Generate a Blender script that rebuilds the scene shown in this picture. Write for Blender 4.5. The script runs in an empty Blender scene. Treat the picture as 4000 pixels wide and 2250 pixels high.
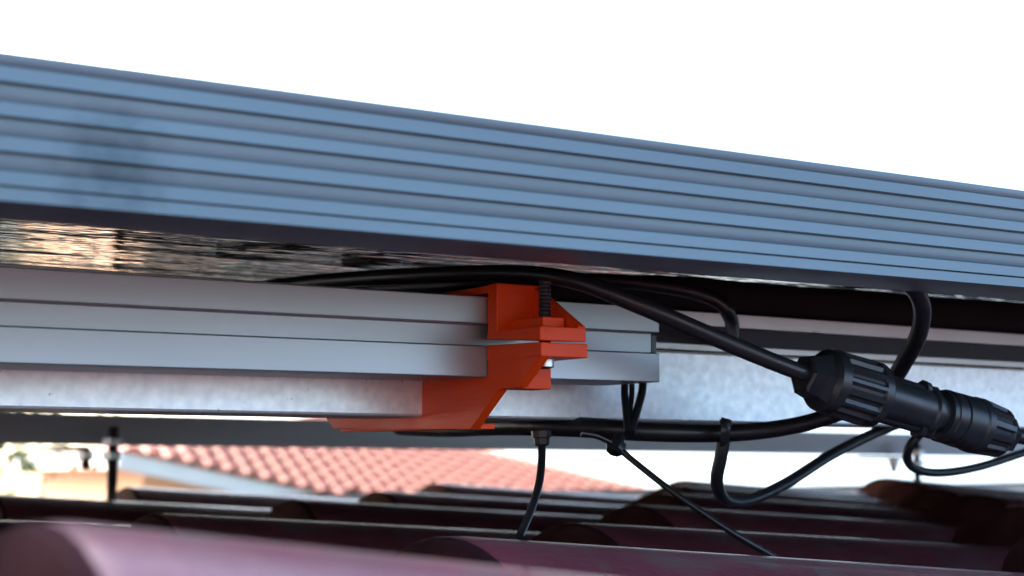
import bpy, bmesh, math, random
from mathutils import Matrix, Vector
random.seed(7)
S = bpy.context.scene
C = S.collection

# ------------------------------------------------------------------ frames
# Roof frame: +x up the roof slope (along rails), +y across the roof (away), +z off the roof.
# G turns the roof frame into the world (the roof is pitched).
PITCH = math.radians(12)
G = Matrix.Rotation(-PITCH, 4, 'Y')
FPX = 5780.0                                   # focal length in px of a 4000 px wide picture
HORY = 1750.0
cp = math.atan((HORY - 1125) / FPX)
YAW = math.atan2(math.hypot(FPX, HORY - 1125), 9400)
fh = Vector((math.sin(YAW), math.cos(YAW), 0))
rt = Vector((math.cos(YAW), -math.sin(YAW), 0))
fw = fh * math.cos(cp) + Vector((0, 0, 1)) * math.sin(cp)
up = rt.cross(fw).normalized()

# ------------------------------------------------------------------ camera
cam = bpy.data.cameras.new('camera'); co = bpy.data.objects.new('camera', cam); C.objects.link(co)
cam.sensor_width = 36; cam.lens = 36 * FPX / 4000
cam.clip_start = 0.005; cam.clip_end = 2000
cam.dof.use_dof = True; cam.dof.focus_distance = 0.56; cam.dof.aperture_fstop = 14
M = Matrix.Identity(4)
for i, v in enumerate((rt, up, -fw)):
    for j in range(3): M[j][i] = v[j]
co.matrix_world = G @ M
S.camera = co

# ------------------------------------------------------------------ world, sun, exposure
SUN_EL = math.radians(24)
sun_dir = Vector((-0.42, 0.90, 0)).normalized()
sun_vec = Vector((sun_dir.x * math.cos(SUN_EL), sun_dir.y * math.cos(SUN_EL), math.sin(SUN_EL)))
w = bpy.data.worlds.new('World'); S.world = w; w.use_nodes = True
nt = w.node_tree
sky = nt.nodes.new('ShaderNodeTexSky'); sky.sky_type = 'NISHITA'; sky.sun_disc = False
sky.sun_elevation = SUN_EL
sky.sun_rotation = math.atan2(sun_dir.x, sun_dir.y)
sky.air_density = 1.0; sky.dust_density = 3.6; sky.ozone_density = 2.0
bg = nt.nodes['Background']; bg.inputs[1].default_value = 0.15
nt.links.new(sky.outputs[0], bg.inputs[0])
sl = bpy.data.lights.new('sun', 'SUN'); so = bpy.data.objects.new('sun', sl); C.objects.link(so)
sl.energy = 4.0; sl.angle = math.radians(0.6); sl.color = (1.0, 0.93, 0.82)
so.rotation_euler = sun_vec.to_track_quat('Z', 'Y').to_euler()
vs = S.view_settings
vs.view_transform = 'Standard'; vs.look = 'None'; vs.gamma = 1; vs.exposure = 2.5
vs.use_curve_mapping = False
S.cycles.max_bounces = 8

# ------------------------------------------------------------------ picture rays (used to measure real places)
def ray(px, py):
    return (fw + rt * ((px - 2000) / FPX) - up * ((py - 1125) / FPX))
def onb(px, py, b): d = ray(px, py); return d * (b / d.y)
def ona(px, py, a): d = ray(px, py); return d * (a / d.x)
def onc(px, py, c): d = ray(px, py); return d * (c / d.z)
def far(px, py, dist): return G @ (ray(px, py).normalized() * dist)

# ------------------------------------------------------------------ materials
def N(nt, t, **kw):
    n = nt.nodes.new(t)
    for k, v in kw.items():
        if k.startswith('_'): setattr(n, k[1:], v)
        else: n.inputs[k.replace('__', ' ')].default_value = v
    return n
def mat(name, col, rough=0.5, metal=0.0, spec=0.5, var=0.0, vscale=40, stretch=(1, 1, 1), bump=0.0, bscale=200,
        rvar=0.0, bstretch=None, coat=0.0, col2=None, cscale=None, cut=(0.4, 0.6)):
    m = bpy.data.materials.new(name); m.use_nodes = True
    nt = m.node_tree; p = nt.nodes['Principled BSDF']
    p.inputs['Base Color'].default_value = (*col, 1)
    p.inputs['Roughness'].default_value = rough; p.inputs['Metallic'].default_value = metal
    p.inputs['Specular IOR Level'].default_value = spec
    p.inputs['Coat Weight'].default_value = coat
    tc = N(nt, 'ShaderNodeTexCoord')
    def noise(scale, st, detail=5):
        mp = N(nt, 'ShaderNodeMapping'); mp.inputs['Scale'].default_value = st
        nt.links.new(tc.outputs['Object'], mp.inputs[0])
        nz = N(nt, 'ShaderNodeTexNoise', Scale=scale, Detail=detail)
        nt.links.new(mp.outputs[0], nz.inputs['Vector']); return nz
    last = None
    if var > 0 or col2:
        nz = noise(vscale, stretch)
        mx = N(nt, 'ShaderNodeMix', _data_type='RGBA')
        mx.inputs[6].default_value = (*[c * (1 - var) for c in col], 1)
        mx.inputs[7].default_value = (*[min(1, c * (1 + var)) for c in col], 1)
        rmp = N(nt, 'ShaderNodeMapRange'); rmp.inputs[1].default_value = 0.3; rmp.inputs[2].default_value = 0.7
        nt.links.new(nz.outputs[0], rmp.inputs[0]); nt.links.new(rmp.outputs[0], mx.inputs[0])
        last = mx.outputs[2]
    if col2:
        nz2 = noise(cscale, stretch)
        r2 = N(nt, 'ShaderNodeMapRange'); r2.inputs[1].default_value = cut[0]; r2.inputs[2].default_value = cut[1]
        nt.links.new(nz2.outputs[0], r2.inputs[0])
        m2 = N(nt, 'ShaderNodeMix', _data_type='RGBA')
        nt.links.new(r2.outputs[0], m2.inputs[0]); nt.links.new(last, m2.inputs[6]); m2.inputs[7].default_value = (*col2, 1)
        last = m2.outputs[2]
    if last: nt.links.new(last, p.inputs['Base Color'])
    if rvar > 0:
        nz = noise(vscale * 0.7, stretch)
        r = N(nt, 'ShaderNodeMapRange'); r.inputs[1].default_value = .3; r.inputs[2].default_value = .7
        r.inputs[3].default_value = max(0.02, rough - rvar); r.inputs[4].default_value = rough + rvar
        nt.links.new(nz.outputs[0], r.inputs[0]); nt.links.new(r.outputs[0], p.inputs['Roughness'])
    if bump > 0:
        nz = noise(bscale, bstretch or stretch, 4)
        b = N(nt, 'ShaderNodeBump', Strength=1.0, Distance=bump)
        nt.links.new(nz.outputs[0], b.inputs['Height']); nt.links.new(b.outputs[0], p.inputs['Normal'])
    return m

MAT = {}
MAT['anod'] = mat('anodised_frame', (.110, .170, .200), .42, .22, col2=(.55, .58, .6), cscale=120, cut=(.74, .76), var=.10, vscale=26, stretch=(.15, 1, 1), rvar=.06, bump=.00002, bscale=900, bstretch=(.05, 1, 1))
MAT['alu'] = mat('satin_aluminium', (.37, .39, .41), .42, .72, var=.05, vscale=14, stretch=(.3, 2, 2), rvar=.05, bump=.000015, bscale=1200, bstretch=(.04, 1, 1))
MAT['alu_old'] = mat('weathered_aluminium', (.66, .66, .65), .46, .75, var=.08, vscale=30, stretch=(.4, 1, 1), rvar=.08, col2=(.25, .24, .22), cscale=170, cut=(.66, .74), bump=.00002, bscale=900)
MAT['galv'] = mat('galvanised_steel', (.90, .93, .97), .40, .55, var=.10, vscale=300, stretch=(1, 1, 1), rvar=.04, col2=(.30, .29, .28), cscale=240, cut=(.69, .76), bump=.00002, bscale=500)
MAT['orange'] = mat('orange_print', (.85, .068, .005), .42, 0, spec=.25, var=.05, vscale=60, rvar=.08, bump=.00014, bscale=60, bstretch=(.3, .3, 16))
MAT['rubber'] = mat('black_rubber', (.014, .015, .018), .38, 0, var=.3, vscale=60, rvar=.08)
MAT['sleeve'] = mat('black_sleeve', (.008, .008, .011), .75, 0, spec=.25, var=.2, vscale=30)
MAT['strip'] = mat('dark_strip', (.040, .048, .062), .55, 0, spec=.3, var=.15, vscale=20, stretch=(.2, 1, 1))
MAT['nylon'] = mat('black_nylon', (.012, .012, .014), .30, 0, var=.2, vscale=80)
MAT['plastic'] = mat('black_plastic', (.016, .018, .022), .36, 0, var=.25, vscale=120, rvar=.06, bump=.00003, bscale=700)
MAT['steel'] = mat('zinc_steel', (.55, .55, .55), .30, 1.0, var=.1, vscale=200)
MAT['darksteel'] = mat('dull_steel', (.10, .10, .11), .45, .9, var=.25, vscale=200)
MAT['verge'] = mat('grey_trim', (.34, .35, .36), .4, 0, var=.05, vscale=6)
MAT['reflection_dark'] = mat('reflection_dark', (.020, .021, .024), 1.0, 0, spec=0, var=.3, vscale=6)
MAT['deck'] = mat('deck', (.05, .045, .04), .9, 0, var=.2, vscale=5)

# roof tile: red concrete with per-tile tone and pale dust
def tile_material():
    m = mat('red_roof_tile', (.150, .034, .046), .33, 0, spec=.8, coat=.12, var=.25, vscale=16, rvar=.09, col2=(.13, .07, .07), cscale=55, cut=(.50, .70), bump=.0004, bscale=330)
    nt = m.node_tree; p = nt.nodes['Principled BSDF']
    src = p.inputs['Base Color'].links[0].from_socket
    oi = N(nt, 'ShaderNodeObjectInfo')
    hs = N(nt, 'ShaderNodeHueSaturation')
    r = N(nt, 'ShaderNodeMapRange'); r.inputs[3].default_value = .78; r.inputs[4].default_value = 1.18
    nt.links.new(oi.outputs['Random'], r.inputs[0]); nt.links.new(r.outputs[0], hs.inputs['Value'])
    nt.links.new(src, hs.inputs['Color']); nt.links.new(hs.outputs[0], p.inputs['Base Color'])
    return m
MAT['tile'] = tile_material()
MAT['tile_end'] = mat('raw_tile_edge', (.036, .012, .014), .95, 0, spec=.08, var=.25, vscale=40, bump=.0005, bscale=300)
MAT['ntile'] = mat('terracotta_tile', (.36, .115, .075), .75, 0, var=.2, vscale=3, col2=(.34, .16, .09), cscale=1.3, cut=(.5, .7))
MAT['render'] = mat('peach_render', (.72, .46, .31), .85, 0, var=.05, vscale=2, bump=.002, bscale=40)
MAT['fascia'] = mat('fascia_paint', (.55, .55, .53), .55, 0, var=.05, vscale=3)
MAT['soffit'] = mat('soffit_wood', (.42, .20, .10), .7, 0, var=.2, vscale=4)
MAT['ground'] = mat('dry_ground', (.30, .30, .29), .9, 0, var=.2, vscale=.15)
MAT['leaf'] = mat('leaves', (.07, .12, .04), .6, 0, var=.4, vscale=2)
MAT['unseen_hedge_core'] = mat('unseen_hedge_core', (.02, .035, .015), .9, 0, spec=.1, var=.3, vscale=3)
MAT['bark'] = mat('bark', (.10, .07, .05), .9, 0, var=.3, vscale=8)

# mirror-like rear glass over black cells
def glass_material():
    m = bpy.data.materials.new('rear_glass'); m.use_nodes = True
    nt = m.node_tree; p = nt.nodes['Principled BSDF']
    p.inputs['Base Color'].default_value = (.010, .011, .016, 1)
    p.inputs['Roughness'].default_value = .035; p.inputs['Specular IOR Level'].default_value = .5
    tc = N(nt, 'ShaderNodeTexCoord')
    mp = N(nt, 'ShaderNodeMapping'); mp.inputs['Scale'].default_value = (.28, 1.5, 1); mp.inputs['Rotation'].default_value = (0, 0, math.radians(28))
    nt.links.new(tc.outputs['Object'], mp.inputs[0])
    n1 = N(nt, 'ShaderNodeTexNoise', Scale=22, Detail=4)
    nt.links.new(mp.outputs[0], n1.inputs['Vector'])
    b = N(nt, 'ShaderNodeBump', Strength=1.0, Distance=.0024)
    nt.links.new(n1.outputs[0], b.inputs['Height']); nt.links.new(b.outputs[0], p.inputs['Normal'])
    return m
MAT['glass'] = glass_material()

# frame gets a faint dirty smudge of its own
def frame_smudge():
    m = MAT['anod']; nt = m.node_tree; p = nt.nodes['Principled BSDF']
    src = p.inputs['Base Color'].links[0].from_socket
    tc = N(nt, 'ShaderNodeTexCoord')
    c = onb(440, 640, .354)
    vm = N(nt, 'ShaderNodeVectorMath', _operation='SUBTRACT'); vm.inputs[1].default_value = (c.x, .354, c.z)
    nt.links.new(tc.outputs['Object'], vm.inputs[0])
    mp = N(nt, 'ShaderNodeMapping'); mp.inputs['Scale'].default_value = (75, 20, 75)
    nt.links.new(vm.outputs[0], mp.inputs[0])
    ln = N(nt, 'ShaderNodeVectorMath', _operation='LENGTH'); nt.links.new(mp.outputs[0], ln.inputs[0])
    nz = N(nt, 'ShaderNodeTexNoise', Scale=190, Detail=4)
    nt.links.new(tc.outputs['Object'], nz.inputs['Vector'])
    a = N(nt, 'ShaderNodeMath', _operation='MULTIPLY_ADD'); a.inputs[1].default_value = 1.6
    nt.links.new(nz.outputs[0], a.inputs[0]); nt.links.new(ln.outputs['Value'], a.inputs[2])
    r = N(nt, 'ShaderNodeMapRange'); r.inputs[1].default_value = 1.0; r.inputs[2].default_value = 2.1
    r.inputs[3].default_value = .8; r.inputs[4].default_value = 0
    nt.links.new(a.outputs[0], r.inputs[0])
    mx = N(nt, 'ShaderNodeMix', _data_type='RGBA'); mx.inputs[7].default_value = (.045, .085, .105, 1)
    nt.links.new(r.outputs[0], mx.inputs[0]); nt.links.new(src, mx.inputs[6]); nt.links.new(mx.outputs[2], p.inputs['Base Color'])
frame_smudge()

# ------------------------------------------------------------------ object helpers
def tag(o, label=None, cat=None, group=None, kind=None):
    if label: o['label'] = label
    if cat: o['category'] = cat
    if group: o['group'] = group
    if kind: o['kind'] = kind
    return o
def empty(name, label, cat, loc=(0, 0, 0), frame=G, group=None):
    o = bpy.data.objects.new(name, None); C.objects.link(o)
    o.matrix_world = frame @ Matrix.Translation(Vector(loc)); o.empty_display_size = .01
    o['_l'] = 0; del o['_l']
    OR[o.name] = Vector(loc)
    return tag(o, label, cat, group)
OR = {}
def mesh_from(bm, name, m, smooth=None):
    bmesh.ops.recalc_face_normals(bm, faces=bm.faces)
    me = bpy.data.meshes.new(name); bm.to_mesh(me); bm.free()
    if m: me.materials.append(MAT[m] if isinstance(m, str) else m)
    if smooth is not None:
        for p in me.polygons: p.use_smooth = True
        me.set_sharp_from_angle(angle=math.radians(smooth))
    return me
def obj(name, bm, m, parent=None, smooth=None, frame=G, shift=True):
    """mesh object; vertex coordinates are given in the frame's own coordinates"""
    me = bm if isinstance(bm, bpy.types.Mesh) else mesh_from(bm, name, m, smooth)
    o = bpy.data.objects.new(name, me); C.objects.link(o)
    if parent:
        o.parent = parent
        if shift and parent.name in OR and OR[parent.name].length > 0:
            o.location = -OR[parent.name]
    else: o.matrix_world = frame.copy()
    return o
def prism(bm, poly, a0, a1, axis='x', dz=0.0):
    """extrude a polygon given in the two other axes from a0 to a1 along axis"""
    def P(u, v, t):
        return {'x': (t, u, v), 'y': (u, t, v), 'z': (u, v, t)}[axis]
    A = [bm.verts.new(P(u, v, a0)) for u, v in poly]
    B = [bm.verts.new(Vector(P(u, v, a1)) + Vector((0, 0, dz))) for u, v in poly]
    n = len(poly)
    for i in range(n): bm.faces.new((A[i], A[(i + 1) % n], B[(i + 1) % n], B[i]))
    bm.faces.new(A[::-1]); bm.faces.new(B)
def box(bm, x0, x1, y0, y1, z0, z1):
    prism(bm, [(y0, z0), (y1, z0), (y1, z1), (y0, z1)], x0, x1)
def bevel(bm, w, seg=2, ang=30):
    bmesh.ops.remove_doubles(bm, verts=bm.verts, dist=1e-6)
    bmesh.ops.recalc_face_normals(bm, faces=bm.faces)
    ed = [e for e in bm.edges if len(e.link_faces) == 2 and e.calc_face_angle(0) > math.radians(ang)]
    bmesh.ops.bevel(bm, geom=ed, offset=w, segments=seg, affect='EDGES', profile=.5, clamp_overlap=True)
def spline(pts, n=10):
    P = [Vector(p) for p in pts]; P = [P[0] * 2 - P[1]] + P + [P[-1] * 2 - P[-2]]
    out = []
    for i in range(1, len(P) - 2):
        p0, p1, p2, p3 = P[i - 1:i + 3]
        for k in range(n):
            t = k / n
            out.append(.5 * ((2 * p1) + (p2 - p0) * t + (2 * p0 - 5 * p1 + 4 * p2 - p3) * t * t + (3 * p1 - p0 - 3 * p2 + p3) * t ** 3))
    out.append(P[-2]); return out
def tube(bm, pts, rad, seg=12, flat=1.0, ref=None):
    """sweep along points; rad number or function of 0..1; flat < 1 squashes it to a band"""
    n = len(pts); rings = []
    t0 = (pts[1] - pts[0]).normalized()
    nrm = (ref - t0 * ref.dot(t0)).normalized() if ref else t0.orthogonal().normalized()
    for i, p in enumerate(pts):
        t = (pts[min(i + 1, n - 1)] - pts[max(i - 1, 0)]).normalized()
        nrm = (nrm - t * nrm.dot(t)).normalized(); bi = t.cross(nrm)
        r = rad(i / (n - 1)) if callable(rad) else rad
        rings.append([bm.verts.new(p + (nrm * math.cos(2 * math.pi * k / seg) * flat + bi * math.sin(2 * math.pi * k / seg)) * r) for k in range(seg)])
    for a, b in zip(rings, rings[1:]):
        for k in range(seg): bm.faces.new((a[k], a[(k + 1) % seg], b[(k + 1) % seg], b[k]))
    bm.faces.new(rings[0][::-1]); bm.faces.new(rings[-1])
def lathe(bm, p0, p1, stations, seg=24, ribs=0, depth=0.0):
    """stations: (distance, radius, ribbed?) along the axis p0->p1"""
    ax = (p1 - p0).normalized(); u = (ax.cross(Vector((0, 0, 1))) if abs(ax.z) < .98 else ax.cross(Vector((0, 1, 0)))).normalized(); v = u.cross(ax); rings = []
    for d, r, rb in stations:
        ring = []
        for k in range(seg):
            th = 2 * math.pi * k / seg
            rr = r
            if rb and ribs: rr = r - (depth if (k * ribs * 2 // seg) % 2 else 0)
            ring.append(bm.verts.new(p0 + ax * d + (u * math.cos(th) + v * math.sin(th)) * rr))
        rings.append(ring)
    for a, b in zip(rings, rings[1:]):
        for k in range(seg): bm.faces.new((a[k], a[(k + 1) % seg], b[(k + 1) % seg], b[k]))
    bm.faces.new(rings[0][::-1]); bm.faces.new(rings[-1])
def cyl(bm, p0, p1, r, seg=16): lathe(bm, Vector(p0), Vector(p1), [(0, r, 0), ((Vector(p1) - Vector(p0)).length, r, 0)], seg)

# ================================================================== SETTING
bm = bmesh.new()
GZ = -4.2
R = 900
vv = [bm.verts.new((x, y, GZ)) for x, y in ((-R, -R), (R, -R), (R, R), (-R, R))]; bm.faces.new(vv)
tag(obj('ground', bm, 'ground', frame=Matrix.Identity(4)), kind='structure')

# ------------------------------------------------------------------ our tiled roof
RIB_W, RIB_H, TH, LT, STEP, TILT = .112, .040, .015, .405, .33, .072
COLS = .192
def tile_mesh(name):
    bm = bmesh.new()
    prof = []                                           # (y, z) of the upper surface, rib centred on 0, crest at 0
    nb = 16
    prof.append((-COLS / 2 - .012, -RIB_H + .004)); prof.append((-COLS / 2 + .002, -RIB_H))
    prof.append((-RIB_W / 2 - .012, -RIB_H))
    for i in range(nb + 1):
        t = math.pi * (1 - i / nb)
        prof.append((RIB_W / 2 * math.cos(t), -RIB_H + RIB_H * math.sin(t) ** .85 if math.sin(t) > 1e-9 else -RIB_H))
    prof.append((RIB_W / 2 + .012, -RIB_H)); prof.append((COLS / 2 - .004, -RIB_H))
    # stations: rounded nose at the lower end
    st = [(.000, .0045), (.0012, .0018), (.004, .0004), (.008, 0), (.12, 0), (.26, 0), (LT, 0)]
    top = [[bm.verts.new((x, y * (1 - dz * .6), z - dz - x * TILT)) for y, z in prof] for x, dz in st]
    bot = [[bm.verts.new((x, y * .95, -RIB_H - TH - x * TILT)) for y, z in prof] for x in (.0, LT)]
    n = len(prof)
    for a, b in zip(top, top[1:]):
        for k in range(n - 1): bm.faces.new((a[k], a[k + 1], b[k + 1], b[k]))
    for k in range(n - 1):
        bm.faces.new((bot[0][k], bot[0][k + 1], bot[1][k + 1], bot[1][k]))
        bm.faces.new((top[0][k], top[0][k + 1], bot[0][k + 1], bot[0][k]))
        bm.faces.new((top[-1][k], top[-1][k + 1], bot[1][k + 1], bot[1][k]))
    for k in (0, n - 1):
        bm.faces.new([t[k] for t in top] + [bot[1][k], bot[0][k]])
    ends = set()
    bm.faces.ensure_lookup_table()
    for f in bm.faces:
        f.normal_update()
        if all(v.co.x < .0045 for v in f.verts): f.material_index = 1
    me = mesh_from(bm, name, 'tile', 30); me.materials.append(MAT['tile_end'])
    return me
tm = tile_mesh('tile')
house = empty('tiled_house', 'house roof of dark red ribbed tiles under the solar panel', 'house', (0, 0, -.14))
B_C = .806; A_C = .592; H0 = .0362
tiles = 0
for k in range(-7, 4):
    b = B_C + k * COLS
    off = {-3: .0257, -2: .008, -4: .010, -5: .004}.get(k, 0)
    tl = {-3: .056, -2: .017}.get(k, 0)
    ph = A_C % STEP + (k % 2) * STEP / 2 + {-3: -.042, -2: -.03, -1: -.015}.get(k, 0)
    for j in range(-4, 9):
        a = ph + j * STEP
        o = obj('tile', tm, None, house, shift=False)
        o.location = Vector((a, b + random.uniform(-.002, .002), -H0 + off + random.uniform(-.0015, .0015))) - OR[house.name]
        o.rotation_euler = (random.uniform(-.006, .006), tl + random.uniform(-.003, .003), random.uniform(-.004, .004)); tiles += 1
bm = bmesh.new(); box(bm, -1.6, 3.1, -.65, B_C + 3.45 * COLS, -.20, -.135)
obj('roof_deck', bm, 'deck', house)
bm = bmesh.new(); VB = B_C + 3.52 * COLS
prism(bm, [(VB, -.19), (VB + .045, -.19), (VB + .045, -.062), (VB + .01, -.058), (VB, -.062)], -1.6, 3.1)
obj('verge_trim', bm, 'verge', house)
bm = bmesh.new(); box(bm, -1.5, 3.0, -.6, VB - .05, -3.2, -.205)
obj('wall', bm, 'render', house)
bm = bmesh.new(); box(bm, 1.25, 6.0, VB + .05, 4.2, -.30, -.14); obj('unseen_dark_slab', bm, 'reflection_dark', house)  # unseen dark slab, added only to blacken what the panel glass mirrors

# ------------------------------------------------------------------ neighbouring house (built level, in the world)
I4 = Matrix.Identity(4)
E1 = far(470, 1765, 22)
def level(px, py, z):
    d = G @ ray(px, py); return d * (z / d.z)
E2 = level(1060, 1890, E1.z)
ex = (E2 - E1); ex.z = 0; ex.normalize(); ey = Vector((-ex.y, ex.x, 0))
HL, HD, NP = 17.0, 9.0, math.radians(21)
HM = Matrix.Identity(4)
for i, v in enumerate((ex, ey, Vector((0, 0, 1)))):
    for j in range(3): HM[j][i] = v[j]
HM.translation = Vector((E1.x, E1.y, GZ))
ZE = E1.z - GZ
# eave length so that the right hip passes where the roof ends in the picture
best = None
Gi = G.inverted()
def topx(p):
    q = Gi @ p; z = q.dot(fw); return 2000 + FPX * q.dot(rt) / z, 1125 - FPX * q.dot(up) / z
for L in [x * .1 for x in range(80, 400)]:
    for t in (.3, .6, 1, 1.5, 2, 2.5, 3, 4):
        p = HM @ Vector((L - t, t, ZE + t * math.tan(NP)))
        x, y = topx(p)
        e = abs(x - 2670) + abs(y - 1825)
        if best is None or e < best[0]: best = (e, L)
HL = best[1]
nh = bpy.data.objects.new('neighbour_house', None); C.objects.link(nh); nh.matrix_world = HM
tag(nh, 'neighbouring house with terracotta roof, white eaves and peach walls behind the rails', 'house')
def npart(name, bm, m, parent=nh, smooth=None):
    me = mesh_from(bm, name, m, smooth); o = bpy.data.objects.new(name, me); C.objects.link(o); o.parent = parent; return o
OV = .55
bm = bmesh.new(); box(bm, OV, HL - OV, OV, HD - OV, 0, ZE - .05); npart('wall', bm, 'render')
bm = bmesh.new()
box(bm, 0, HL, 0, .04, ZE - .24, ZE + .02); box(bm, 0, HL, HD - .04, HD, ZE - .24, ZE + .02)
box(bm, 0, .04, .0405, HD - .0405, ZE - .24, ZE + .02); box(bm, HL - .04, HL, .0405, HD - .0405, ZE - .24, ZE + .02)
npart('fascia', bm, 'fascia')
bm = bmesh.new(); box(bm, .041, HL - .041, .041, HD - .041, ZE - .20, ZE - .17); npart('soffit', bm, 'soffit')
bm = bmesh.new()
hh = HD / 2 * math.tan(NP)
v = [bm.verts.new(p) for p in ((-.03, -.03, ZE), (HL + .03, -.03, ZE), (HL + .03, HD + .03, ZE), (-.03, HD + .03, ZE), (HD / 2, HD / 2, ZE + hh), (HL - HD / 2, HD / 2, ZE + hh))]
for f in ((0, 1, 5, 4), (1, 2, 5), (2, 3, 4, 5), (3, 0, 4), (0, 1, 2, 3)): bm.faces.new([v[i] for i in f])
nroof = npart('roof', bm, 'ntile')
# curved tiles on the slope in view
bm = bmesh.new(); pr = []
TW, TL = .30, .40
for i in range(7):
    t = math.pi * (1 - i / 6); pr.append((TW * .36 * math.cos(t), .075 * math.sin(t)))
pr = [(-TW / 2, .0)] + pr + [(TW / 2, 0)]
A = [bm.verts.new((x, 0, z + .035)) for x, z in pr]; B = [bm.verts.new((x, TL * 1.1, z + .005)) for x, z in pr]; D = [bm.verts.new((x * .9, 0, z - .0)) for x, z in pr]
for k in range(len(pr) - 1):
    bm.faces.new((A[k], A[k + 1], B[k + 1], B[k])); bm.faces.new((D[k], D[k + 1], A[k + 1], A[k]))
nt_me = mesh_from(bm, 'roof_tile', 'ntile', 50)
ntile = 0
cand = []
for r in range(0, 12):
    for c in range(int(HL / TW) + 1):
        x = (c + .5) * TW; s = r * TL * math.cos(NP)
        if x < s + .1 or x > HL - s - .1: continue
        loc = Vector((x, -.05 + s, ZE + .0 + s * math.tan(NP)))
        qx, qy = topx(HM @ loc)
        if qy > 1960 or qy < 1690 or qx > 3000: continue
        cand.append((loc, qy))
cand.sort(key=lambda t: -t[1]); cand = cand[:300]
for loc, _ in cand:
    o = bpy.data.objects.new('roof_tile', nt_me); C.objects.link(o); o.parent = nroof
    o.location = loc; o.rotation_euler = (NP, 0, random.uniform(-.02, .02)); ntile += 1
print('tiles', tiles, 'neighbour tiles', ntile, 'HL', HL, 'E1', E1, 'E2', E2)

# ------------------------------------------------------------------ unseen foliage added before the neighbour's wall, darkening the glass reflection
hz = bpy.data.objects.new('unseen_hedge', None); C.objects.link(hz); hz.matrix_world = HM
tag(hz, 'unseen dark foliage added before the peach wall to darken the glass reflection', 'unseen_hedge')
HT = ZE - 1.05
bm = bmesh.new(); box(bm, 1, HL, -4.2, -3.2, 0, HT - .15); box(bm, -9, .995, -4.2, -3.2, 0, HT - 1.8); npart('core', bm, 'unseen_hedge_core', hz)
bm = bmesh.new()
for _ in range(14000):
    if random.random() < .7: p = Vector((random.uniform(-9.1, HL), -4.2 + random.gauss(0, .06), random.uniform(0, HT))); p.z -= 1.65 if p.x < 1 else 0
    else: p = Vector((random.uniform(-9.1, HL), random.uniform(-4.25, -3.15), HT - .12 + random.gauss(0, .08))); p.z -= 1.65 if p.x < 1 else 0
    q = Vector((random.uniform(-1, 1), random.uniform(-1, 1), random.uniform(-1, 1))).normalized()
    u_ = q.orthogonal().normalized() * .11; v_ = q.cross(u_).normalized() * .06
    bm.faces.new([bm.verts.new(p + u_), bm.verts.new(p + v_), bm.verts.new(p - u_), bm.verts.new(p - v_)])
npart('foliage', bm, 'leaf', hz)

# ------------------------------------------------------------------ tree at far left
def tree(px, py, dist, height, rad, label):
    base = far(px, py, dist); base.z = GZ
    top = far(px, py, dist).z - GZ
    t = bpy.data.objects.new('tree', None); C.objects.link(t); t.location = base; tag(t, label, 'tree')
    bm = bmesh.new()
    tube(bm, spline([(0, 0, 0), (.05, .03, top * .4), (-.05, .05, top * .75), (0, 0, top)], 6), lambda s: .16 * (1 - s * .7), 8)
    for i in range(9):
        a = i * 2.4; z = top * (.55 + .045 * i)
        tube(bm, spline([(0, 0, z), (math.cos(a) * rad * .4, math.sin(a) * rad * .4, z + .4), (math.cos(a) * rad * .8, math.sin(a) * rad * .8, z + .7)], 4), lambda s: .05 * (1 - s * .8), 6)
    npart('trunk', bm, 'bark', t)
    bm = bmesh.new()
    clumps = [(Vector((random.gauss(0, rad * .45), random.gauss(0, rad * .45), top + random.uniform(-.9, .8) * height * .5)), random.uniform(.2, .45)) for _ in range(60)]
    for c, cr in clumps:
        for _ in range(70):
            p = c + Vector((random.gauss(0, cr), random.gauss(0, cr), random.gauss(0, cr * .8)))
            q = Vector((random.uniform(-1, 1), random.uniform(-1, 1), random.uniform(-1, 1))).normalized()
            u = q.orthogonal().normalized() * .07; v_ = q.cross(u).normalized() * .03
            bm.faces.new([bm.verts.new(p + u), bm.verts.new(p + v_), bm.verts.new(p - u), bm.verts.new(p - v_)])
    me = bpy.data.meshes.new('crown'); bm.to_mesh(me); bm.free(); me.materials.append(MAT['leaf'])
    o = bpy.data.objects.new('crown', me); C.objects.link(o); o.parent = t
tree(-260, 1800, 14, 2.4, .75, 'green leafy tree at the far left beside the sunlit house')

# ================================================================== SOLAR PANEL
FB = .354; FT = .035
zt = onb(0, 195, FB).z; zb = onb(0, 785, FB).z
PA0, PA1, PB1 = -.46, 1.92, FB + 1.30
panel = empty('solar_panel', 'solar panel with ridged grey-blue aluminium frame above the rails', 'solar panel', (.2, FB, zb))
# ribbed outer face, from the top: rounded bead, flat, groove ...
sc = (zt - zb) / 590
prof = []; y = 195
def down(px): return zt - (px - 195) * sc
def bead(y0, y1, b0, b1):
    for i in range(8):
        t = i / 7; prof.append((FB + b0 + (b1 - b0) * (1 - math.sqrt(max(0, 1 - t * t * .97))), down(y0 + (y1 - y0) * t)))
def flat(y0, y1): prof.append((FB, down(y0))); prof.append((FB, down(y1)))
prof.append((FB + .004, zt)); prof.append((FB + .0012, zt - .0001)); prof.append((FB + .0004, zt - .0004))
bead(202, 255, 0, .0016); flat(256, 314)
for f0, f1, f2 in ((321, 395, 449), (456, 530, 587), (594, 665, 720)):
    bead(f0, f1, .0020, .0036); flat(f1 + 1, f2)
prof.append((FB + .0020, down(727))); prof.append((FB + .0004, down(729)))
prof.append((FB + .0004, down(781)))
LIP = .030
prof += [(FB + .0012, zb), (FB + LIP, zb), (FB + LIP, zb + .0016), (FB + .0062, zb + .0016), (FB + .0062, zb + .0275),
         (FB + .011, zb + .0275), (FB + .011, zb + .0285), (FB + .0062, zb + .0285), (FB + .0062, zt - .0015), (FB + .011, zt - .0015), (FB + .011, zt)]
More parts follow.
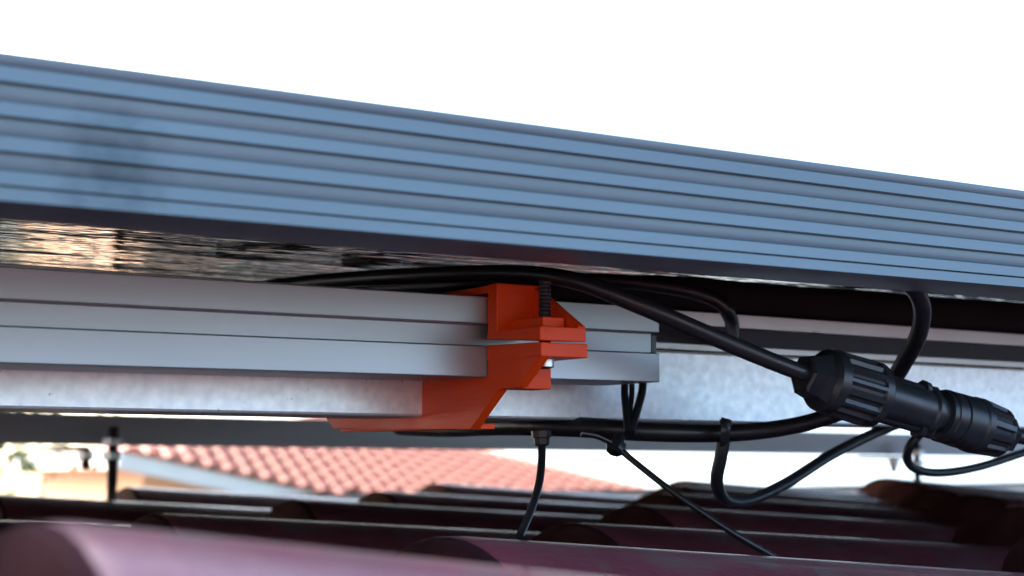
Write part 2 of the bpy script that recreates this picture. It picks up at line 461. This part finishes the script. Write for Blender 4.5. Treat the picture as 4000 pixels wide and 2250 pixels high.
bm = bmesh.new(); prism(bm, prof, PA0, PA1)
obj('side_frame', bm, 'anod', panel, smooth=24)
def plain_frame(name, x0, x1, y0, y1):
    bm = bmesh.new(); box(bm, x0, x1, y0, y1, zb, zt); bevel(bm, .0006, 2); obj(name, bm, 'anod', panel)
plain_frame('far_frame', PA0, PA1, PB1 - .006, PB1)
plain_frame('end_frame', PA0, PA0 + .006, FB + .0305, PB1 - .0065)
plain_frame('end_frame', PA1 - .006, PA1, FB + .0305, PB1 - .0065)
GZ0 = zb + .0240
bm = bmesh.new(); box(bm, PA0 + .0065, PA1 - .0065, FB + .0067, PB1 - .0065, GZ0, GZ0 + .0032)
obj('glass', bm, 'glass', panel)

# ================================================================== RAILS
def rail(name, label, cat, prof, a0, a1, m, dz=0, part='profile', bev=.0004):
    e = empty(name, label, cat, (a0, prof[0][0], prof[0][1]))
    bm = bmesh.new(); prism(bm, prof, a0, a1, dz=dz); bevel(bm, bev, 2, 50)
    obj(part, bm, m, e); return e
# near rail, ends beside the clamp
R1 = .481
def c1(y): return onb(0, y, R1).z
t0, t1, s1, bt = c1(1040), c1(1168), c1(1272), c1(1418)
dp = .040
AEND = onb(2577, 1400, R1).x
p1 = [(R1, bt), (R1, s1), (R1 + .0055, s1 + .0002), (R1 + .0055, t1), (R1, t1), (R1, t0), (R1 + dp, t0), (R1 + dp, t0 - .002), (R1 + dp, bt)]
nrail = rail('mounting_rail', 'satin grey slotted aluminium rail gripped by the orange clamp', 'rail', p1, -.55, AEND, 'alu')
bm = bmesh.new(); box(bm, AEND + .0002, AEND + .0030, R1 + .0058, R1 + dp - .002, s1 + .0004, t1 - .0004); bevel(bm, .0003, 1)
obj('end_shade_plate', bm, 'plastic', nrail)  # black plate added for the shadow strip past the recessed face
# back rail with dark slot and the galvanised beam under it
R2 = .534
def c2(y, x=4000): return onb(x, y, R2).z
k4 = onb(4000, 1400, R2).x; k0 = onb(0, 1600, R2).x
top2, sl0, sl1, lp, g1 = c2(1306), c2(1353), c2(1414), c2(1437), c2(1660)
g0 = onb(0, 1597, R2).z
slope2 = (onb(3580, 1668, R2).z - g0) / (onb(3580, 1668, R2).x - k0)
def lin(z4): return z4
XL, XR = -.50, 1.05
def sh(z, xref): return z + slope2 * (XL - xref)
DZ2 = slope2 * (XR - XL)
a_, b_, c_, d_ = [sh(z, k4) for z in (top2, sl0, sl1, lp)]
p2 = [(R2, d_), (R2, c_), (R2 + .034, c_), (R2 + .034, b_), (R2, b_), (R2, a_), (R2 + .038, a_), (R2 + .038, d_)]
srail = rail('slotted_rail', 'aluminium rail with a dark slot running behind the black connector', 'rail', p2, XL, XR, 'alu_old', dz=DZ2)
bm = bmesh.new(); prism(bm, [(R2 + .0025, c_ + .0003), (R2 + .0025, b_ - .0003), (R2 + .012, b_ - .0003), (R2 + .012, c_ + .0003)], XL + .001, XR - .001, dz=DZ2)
obj('slot_darkener', bm, 'strip', srail)  # dark filler added in place of slot shade, the open slot stays too light
gb = sh(g0, k0)
p3 = [(R2 - .0015, gb), (R2 - .0015, d_ - .0006), (R2 + .044, d_ - .0006), (R2 + .044, gb)]
rail('steel_beam', 'mottled bright galvanised beam passing behind the orange clamp', 'beam', p3, XL, XR, 'galv', dz=DZ2, part='beam', bev=.0012)
# far rail
R3 = 1.34
q0 = onb(0, 1733, R3); q1 = onb(3150, 1774, R3)
sl3 = (q1.z - q0.z) / (q1.x - q0.x)
X3a, X3b = -.4, 2.3
zb3 = q0.z + sl3 * (X3a - q0.x)
HR = .0275
p4 = [(R3, zb3), (R3, zb3 + HR), (R3 + .035, zb3 + HR), (R3 + .035, zb3)]
rail('far_rail', 'dull grey rail in the shade, farthest back above the roof tiles', 'rail', p4, X3a, X3b, 'alu', dz=sl3 * (X3b - X3a))
def z3(a): return q0.z + sl3 * (a - q0.x)

# ------------------------------------------------------------------ hanger bolts carrying the far rail
def hanger(px, label, dirn, tipx):
    b = R3 - .026
    foot = onb(px, 1800, b); a = foot.x; z = z3(a)
    e = empty('hanger_bolt', label, 'bolt', (a, b, -.075), group='hanger bolts holding the far rail')
    bm = bmesh.new()
    pts = [(a, b, -.09), (a, b, z + .018)]
    lathe(bm, Vector(pts[0]), Vector(pts[1]), [(0, .0042, 0)] + [(.055 + i * .0012, .0050 if i % 2 else .0044, 0) for i in range(int((z + .018 + .09 - .055) / .0012))], 14)
    obj('stud', bm, 'darksteel', e, smooth=30)
    pl = bmesh.new(); xa, xb = sorted((a - .026 * 1, tipx + dirn * .035)); box(pl, xa, xb, b - .014, b + .075, z - .0052, z - .0012); bevel(pl, .0006, 2)
    obj('adapter_plate', pl, 'darksteel', e)
    for (za, zb_, r) in ((z - .0010, z + .0068, .0095), (z - .0132, z - .0056, .0095)):
        nb = bmesh.new(); lathe(nb, Vector((a, b, za)), Vector((a, b, zb_)), [(0, r * .9, 0), (.0008, r, 0), (.0066, r, 0), (.0076, r * .9, 0)], 6)
        obj('nut', nb, 'steel', e)
    # bolt of the plate into the rail above
    tb = bmesh.new(); bb = R3 + .02
    lathe(tb, Vector((tipx, bb, z - .022)), Vector((tipx, bb, z - .0015)), [(0, .0028, 0), (.002, .004, 0), (.02, .004, 0)], 12)
    obj('rail_bolt', tb, 'darksteel', e, smooth=40)
    nb = bmesh.new(); lathe(nb, Vector((tipx, bb, z - .0140)), Vector((tipx, bb, z - .0055)), [(0, .006, 0), (.002, .0078, 0), (.0084, .0078, 0)], 6)
    obj('nut', nb, 'steel', e)
hanger(440, 'threaded steel bolt with nuts standing on the tiles at left, before the orange wall', -1, onb(335, 1790, R3 + .02).x)
hanger(3582, 'threaded bolt standing on the tiles at right, behind the black connector', -1, onb(3490, 1790, R3 + .02).x)

# ================================================================== ORANGE CLAMP
A0 = onb(1900, 1400, R1).x
def F(px, py): p = ona(px, py, A0); return (p.y, p.z)
FR = F(2110, 1335)[0]                      # front of the flanges
A1 = onb(2290, 1330, FR).x
clamp = empty('rail_clamp', 'orange plastic clamp gripping the end of the near rail', 'clamp', (A0, FR, F(1850, 1680)[1]))
BW = F(1940, 1200)[0]                      # front of the upper wall
zf0, zf1 = F(2110, 1329)[1], F(2110, 1272)[1]
zwt = F(1940, 1105)[1]
GT = .0034
bm = bmesh.new()
prism(bm, [(FR, zf0), (R1 - .0003, F(1905, 1324)[1]), (R1 - .0003, zf1), (FR, zf1)], A0, A1)     # flange
bm2 = bmesh.new()
box(bm2, A0 + .0002, A1 - .0002, BW, R1 - .0005, zf1 - .001, zwt)           # wall
prism(bm2, [(BW + .0006, zf1 - .001), (BW + .0006, zwt - .0004), (FR + .0003, zf1 + .0006), (FR + .0003, zf1 - .001)], A1 - GT, A1 - .0001)   # gusset
box(bm2, A0 + .0003, A1 - .0003, R1 - .001, R1 + .060, t0 + .0012, zwt - .0002)  # hook over the rail
mid = (A0 + A1) / 2
bevel(bm, .0004, 2); bevel(bm2, .0004, 2)
uj = obj('upper_jaw', bm2, 'orange', clamp); obj('upper_flange', bm, 'orange', clamp)
BO = ona(2128, 1250, mid)                  # bolt axis
bm = bmesh.new(); box(bm, A0 + .0062, A1 - .0042, BO.y - .0045, BW + .001, zf1 - .0004, zf1 + .0042); bevel(bm, .0004, 2)
obj('nut_seat', bm, 'orange', clamp)
# lower jaw
zl1, zl0 = F(2110, 1336)[1], F(2110, 1392)[1]
bm = bmesh.new(); prism(bm, [(FR - .0006, zl0), (FR - .0006, zl1), (R1 - .0003, F(1905, 1348)[1]), (R1 - .0003, zl0)], A0, A1 + .0003); bevel(bm, .0004, 2)
obj('lower_flange', bm, 'orange', clamp)
bm = bmesh.new()
out = [(2112, 1390), (2022, 1512), (1945, 1522), (1836, 1678), (1301, 1676), (1262, 1619), (1640, 1621), (1650, 1466), (1903, 1468), (1903, 1385)]
prism(bm, [F(x, y) for x, y in out], A0 + .0002, A0 + .0042)
zwb = F(1960, 1520)[1]
yw = F(2022, 1512)[0]
bevel(bm, .0003, 2)
obj('lower_jaw', bm, 'orange', clamp)
bm = bmesh.new(); box(bm, A0 + .0040, A1 + .0002, F(1975, 1500)[0], R1 - .0006, zwb + .0002, zl0 + .0005); bevel(bm, .0004, 2)
obj('jaw_wall', bm, 'orange', clamp)
bm = bmesh.new()
fz0, fz1 = F(1836, 1678)[1], F(1836, 1650)[1]
box(bm, A0 + .0040, A0 + .0105, F(1842, 1670)[0], F(1300, 1676)[0], fz0 + .0002, fz1 - .0005); bevel(bm, .0003, 2)
obj('jaw_foot', bm, 'orange', clamp)
bm = bmesh.new()
zb0, zb1 = ona(2145, 1440, mid).z, ona(2128, 1085, mid).z
nst = int((zb1 - zb0) / .0007)
lathe(bm, Vector((mid, BO.y, zb0)), Vector((mid, BO.y, zb1)), [(0, .0014, 0)] + [(.0006 + i * .0007, .0024 if i % 2 else .0021, 0) for i in range(nst - 1)], 14)
obj('bolt', bm, 'darksteel', clamp, smooth=35)
bm = bmesh.new(); lathe(bm, Vector((mid, BO.y, zb0 + .0004)), Vector((mid, BO.y, zl0)), [(0, .0030, 0), (.0004, .0034, 0), (zl0 - zb0 - .0006, .0034, 0)], 14)
obj('bolt_head', bm, 'steel', clamp, smooth=40)

# ================================================================== CABLES
def cable(name, label, pts, rad, m='rubber', cat='cable', flat=1.0, group=None, ref=None, n=10):
    P = spline([onb(x, y, b) for x, y, b in pts], n)
    bm = bmesh.new(); tube(bm, P, rad, 12, flat, ref)
    o = obj(name, bm, m, smooth=60); return tag(o, label, cat, group)
cable('power_cable', 'thick black cable running down from the panel into the connector',
      [(860, 1150, .66), (1200, 1105, .60), (1600, 1078, .54), (2000, 1068, .49), (2250, 1098, .455), (2480, 1185, .44), (2750, 1300, .437), (2950, 1385, .435), (3100, 1444, .432), (3190, 1474, .431)], .0034)
cable('power_cable', 'black cable looped up inside the panel frame above the orange clamp',
      [(1350, 1135, .64), (1800, 1110, .57), (2300, 1095, .53), (2600, 1120, .51), (2790, 1170, .50), (2850, 1235, .50), (2860, 1310, .52), (2840, 1400, .58)], .0032)
cable('power_cable', 'black cable curving down from the frame and back under the beam',
      [(3440, 1040, .40), (3545, 1100, .405), (3600, 1190, .412), (3590, 1300, .425), (3540, 1400, .44), (3470, 1500, .455), (3330, 1590, .468), (3130, 1657, .482), (2880, 1690, .494), (2560, 1688, .508), (2250, 1668, .535), (1980, 1662, .585), (1750, 1672, .66), (1560, 1668, .74)], lambda s: .0036 + .0010 * max(0, min(1, (s - .55) * 4)))
cable('looped_cable', 'black cable sagging in a loop towards the tiles below the connector',
      [(2835, 1646, .500), (2830, 1700, .498), (2815, 1790, .50), (2800, 1880, .505), (2830, 1950, .515), (2920, 1955, .525), (3070, 1888, .535), (3250, 1775, .545), (3420, 1690, .553), (3520, 1655, .56), (3620, 1640, .58)], .0029, flat=.9)
cable('looped_cable', 'black cable dipping behind the connector and rising to the right edge',
      [(3690, 1600, .54), (3620, 1670, .545), (3556, 1740, .55), (3545, 1800, .555), (3590, 1838, .56), (3690, 1846, .56), (3830, 1822, .56), (4000, 1768, .56), (4200, 1700, .56)], .0024)
cable('tail_cable', 'black cable leaving the connector at the right edge of the picture',
      [(3870, 1680, .428), (3960, 1702, .428), (4100, 1722, .428), (4300, 1730, .43)], .0031)
# soft black sleeve lying on the slotted rail, pressed up against the glass
bm = bmesh.new(); SB = .553; topc = []; botc = []
for i in range(34):
    t = i / 33; a = .225 + t * 1.05
    hi = GZ0 - .0006 - max(0, (.405 - a)) * .13 + .0004 * math.sin(a * 60)
    lo = a_ + slope2 * (a - XL) + .0006
    topc.append((a, max(hi, lo + .0008))); botc.append((a, lo))
rings = []
for (a, hi), (_, lo) in zip(topc, botc):
    m_, hgt = (hi + lo) / 2, (hi - lo) / 2
    rings.append([bm.verts.new((a, SB + .009 * math.copysign(abs(math.sin(q)) ** .6, math.sin(q)), m_ + hgt * math.copysign(abs(math.cos(q)) ** .6, math.cos(q)))) for q in [2 * math.pi * k / 14 for k in range(14)]])
for x, y in zip(rings, rings[1:]):
    for k in range(14): bm.faces.new((x[k], x[(k + 1) % 14], y[(k + 1) % 14], y[k]))
bm.faces.new(rings[0]); bm.faces.new(rings[-1][::-1])
tag(obj('cable_sleeve', bm, 'sleeve', smooth=60), 'wide black cable sleeve lying on the slotted rail under the panel', 'cable sleeve')
# thin wires dropping from the rail end
for i, (lab, pts) in enumerate((('left wire of the three dropping from the rail end', [(2442, 1470, .515), (2440, 1540, .513), (2446, 1610, .508), (2452, 1690, .502)]),
                 ('middle wire of the three dropping from the rail end', [(2466, 1470, .515), (2468, 1530, .514), (2462, 1600, .510), (2456, 1690, .502)]),
                 ('right bowed wire of the three dropping from the rail end', [(2512, 1470, .515), (2508, 1530, .513), (2490, 1600, .508), (2462, 1690, .502)]))):
    cable('wire', 'black ' + lab, pts, (.0016, .0012, .0018)[i], cat='wire', group='wires at the rail end')
# cable ties
def tie(label, headpts, tailpts, rad, extra=()):
    e = empty('cable_tie', label, 'cable tie', onb(*headpts[0]), group='cable ties')
    bm = bmesh.new(); hp = [onb(*p) for p in headpts]
    return e, hp
t = empty('cable_tie', 'black cable tie under the cable right of the clamp, tail hanging straight down', 'cable tie', onb(2115, 1720, .512), group='cable ties')
bm = bmesh.new()
h = onb(2116, 1715, .512)
lathe(bm, onb(2116, 1742, .512), onb(2114, 1685, .512), [(0, .0026, 0), (.0008, .0032, 0), (.0032, .0034, 0), (.0036, .0040, 0), (.0062, .0042, 0)], 8)
obj('head', bm, 'nylon', t)
bm = bmesh.new(); tube(bm, spline([onb(2116, 1735, .512), onb(2116, 1800, .508), onb(2105, 1890, .50), onb(2075, 1990, .485), onb(2030, 2095, .465)], 8), .0017, 8, .8)
obj('tail', bm, 'nylon', t, smooth=60)
t = empty('cable_tie', 'black cable tie knotted below the wires, long tail slanting down to the tiles', 'cable tie', onb(2412, 1745, .498), group='cable ties')
bm = bmesh.new()
lathe(bm, onb(2398, 1770, .496), onb(2424, 1690, .50), [(0, .0022, 0), (.0010, .0036, 0), (.0034, .0044, 0), (.0048, .0042, 0), (.0056, .0030, 0), (.0088, .0028, 0)], 8)
obj('head', bm, 'nylon', t, smooth=35)
bm = bmesh.new(); tube(bm, spline([onb(2415, 1750, .496), onb(2480, 1805, .49), onb(2620, 1915, .475), onb(2770, 2020, .462), onb(2900, 2105, .452), onb(3030, 2180, .446)], 8), .0017, 8, .8)
obj('tail', bm, 'nylon', t, smooth=60)
bm = bmesh.new(); tube(bm, spline([onb(2270, 1696, .50), onb(2330, 1706, .498), onb(2400, 1738, .496)], 6), .0011, 8, .7)
obj('strap', bm, 'nylon', t, smooth=60)
t = empty('cable_tie', 'flat black cable tie wrapping the cable under the beam before the sagging loop', 'cable tie', onb(2835, 1690, .49), group='cable ties')
bm = bmesh.new(); tube(bm, [onb(2837, 1640, .4850), onb(2836, 1665, .4840), onb(2833, 1700, .4840), onb(2828, 1735, .4870)], .0029, 10, .3, Vector((0, 1, 0)))
obj('band', bm, 'nylon', t, smooth=60)

# ================================================================== CONNECTOR
P0, P1 = onb(3140, 1462, .432), onb(3935, 1700, .426)
AX = (P1 - P0).normalized(); LEN = (P1 - P0).length
con = empty('cable_connector', 'black plug connector with ribbed nuts joining two cables', 'connector', P0)
u = LEN / 830.0
def st(*rows): return [(d * u, r * u, f) for d, r, f in rows]
bm = bmesh.new(); lathe(bm, P0, P1, st((-6, 52, 0), (0, 62, 0), (38, 70, 0), (62, 84, 0), (66, 70, 0)), 6)
obj('gland', bm, 'plastic', con)
bm = bmesh.new(); lathe(bm, P0, P1, st((60, 74, 0), (72, 92, 0), (100, 97, 0), (104, 97, 1), (232, 99, 1), (236, 99, 0), (262, 99, 0), (276, 86, 0)), 64, 16, 9 * u)
obj('ribbed_nut', bm, 'plastic', con, smooth=28)
bm = bmesh.new(); lathe(bm, P0, P1, st((262, 76, 0), (300, 66, 0), (470, 64, 0), (476, 72, 0), (492, 72, 0), (498, 60, 0)), 40)
obj('socket_body', bm, 'plastic', con, smooth=30)
side = AX.cross(Vector((0, 0, 1))).normalized(); upv = side.cross(AX)
for sgn in (1, -1):                                   # latch arms either side of the open slot
    bm = bmesh.new()
    q = [P0 + AX * (d * u) + (upv * (sgn * 52) * u) - side * 0 for d in (270, 360, 460, 505)]
    tube(bm, q, lambda s: (24 if s < .8 else 30) * u, 10)
    tb = [P0 + AX * (d * u) + upv * (sgn * 60 * u) for d in (452, 470, 482)]
    tube(bm, tb, lambda s: (22 if s > .5 else 30) * u, 8)
    obj('latch_arm', bm, 'plastic', con, smooth=40)
bm = bmesh.new(); lathe(bm, P0, P1, st((494, 50, 0), (500, 58, 0), (528, 58, 0), (530, 76, 0), (546, 78, 0), (548, 82, 0), (584, 82, 0), (586, 78, 0), (591, 78, 0), (593, 83, 0), (660, 84, 0), (662, 78, 0)), 40)
obj('plug_body', bm, 'plastic', con, smooth=28)
bm = bmesh.new(); lathe(bm, P0, P1, st((660, 80, 0), (668, 87, 0), (690, 88, 0), (694, 88, 1), (780, 80, 1), (784, 80, 0), (792, 74, 0), (800, 62, 0)), 64, 12, 8 * u)
obj('ribbed_nut', bm, 'plastic', con, smooth=28)
bm = bmesh.new(); lathe(bm, P0, P1, st((794, 62, 0), (832, 58, 0), (842, 40, 0)), 6)
obj('gland', bm, 'plastic', con)
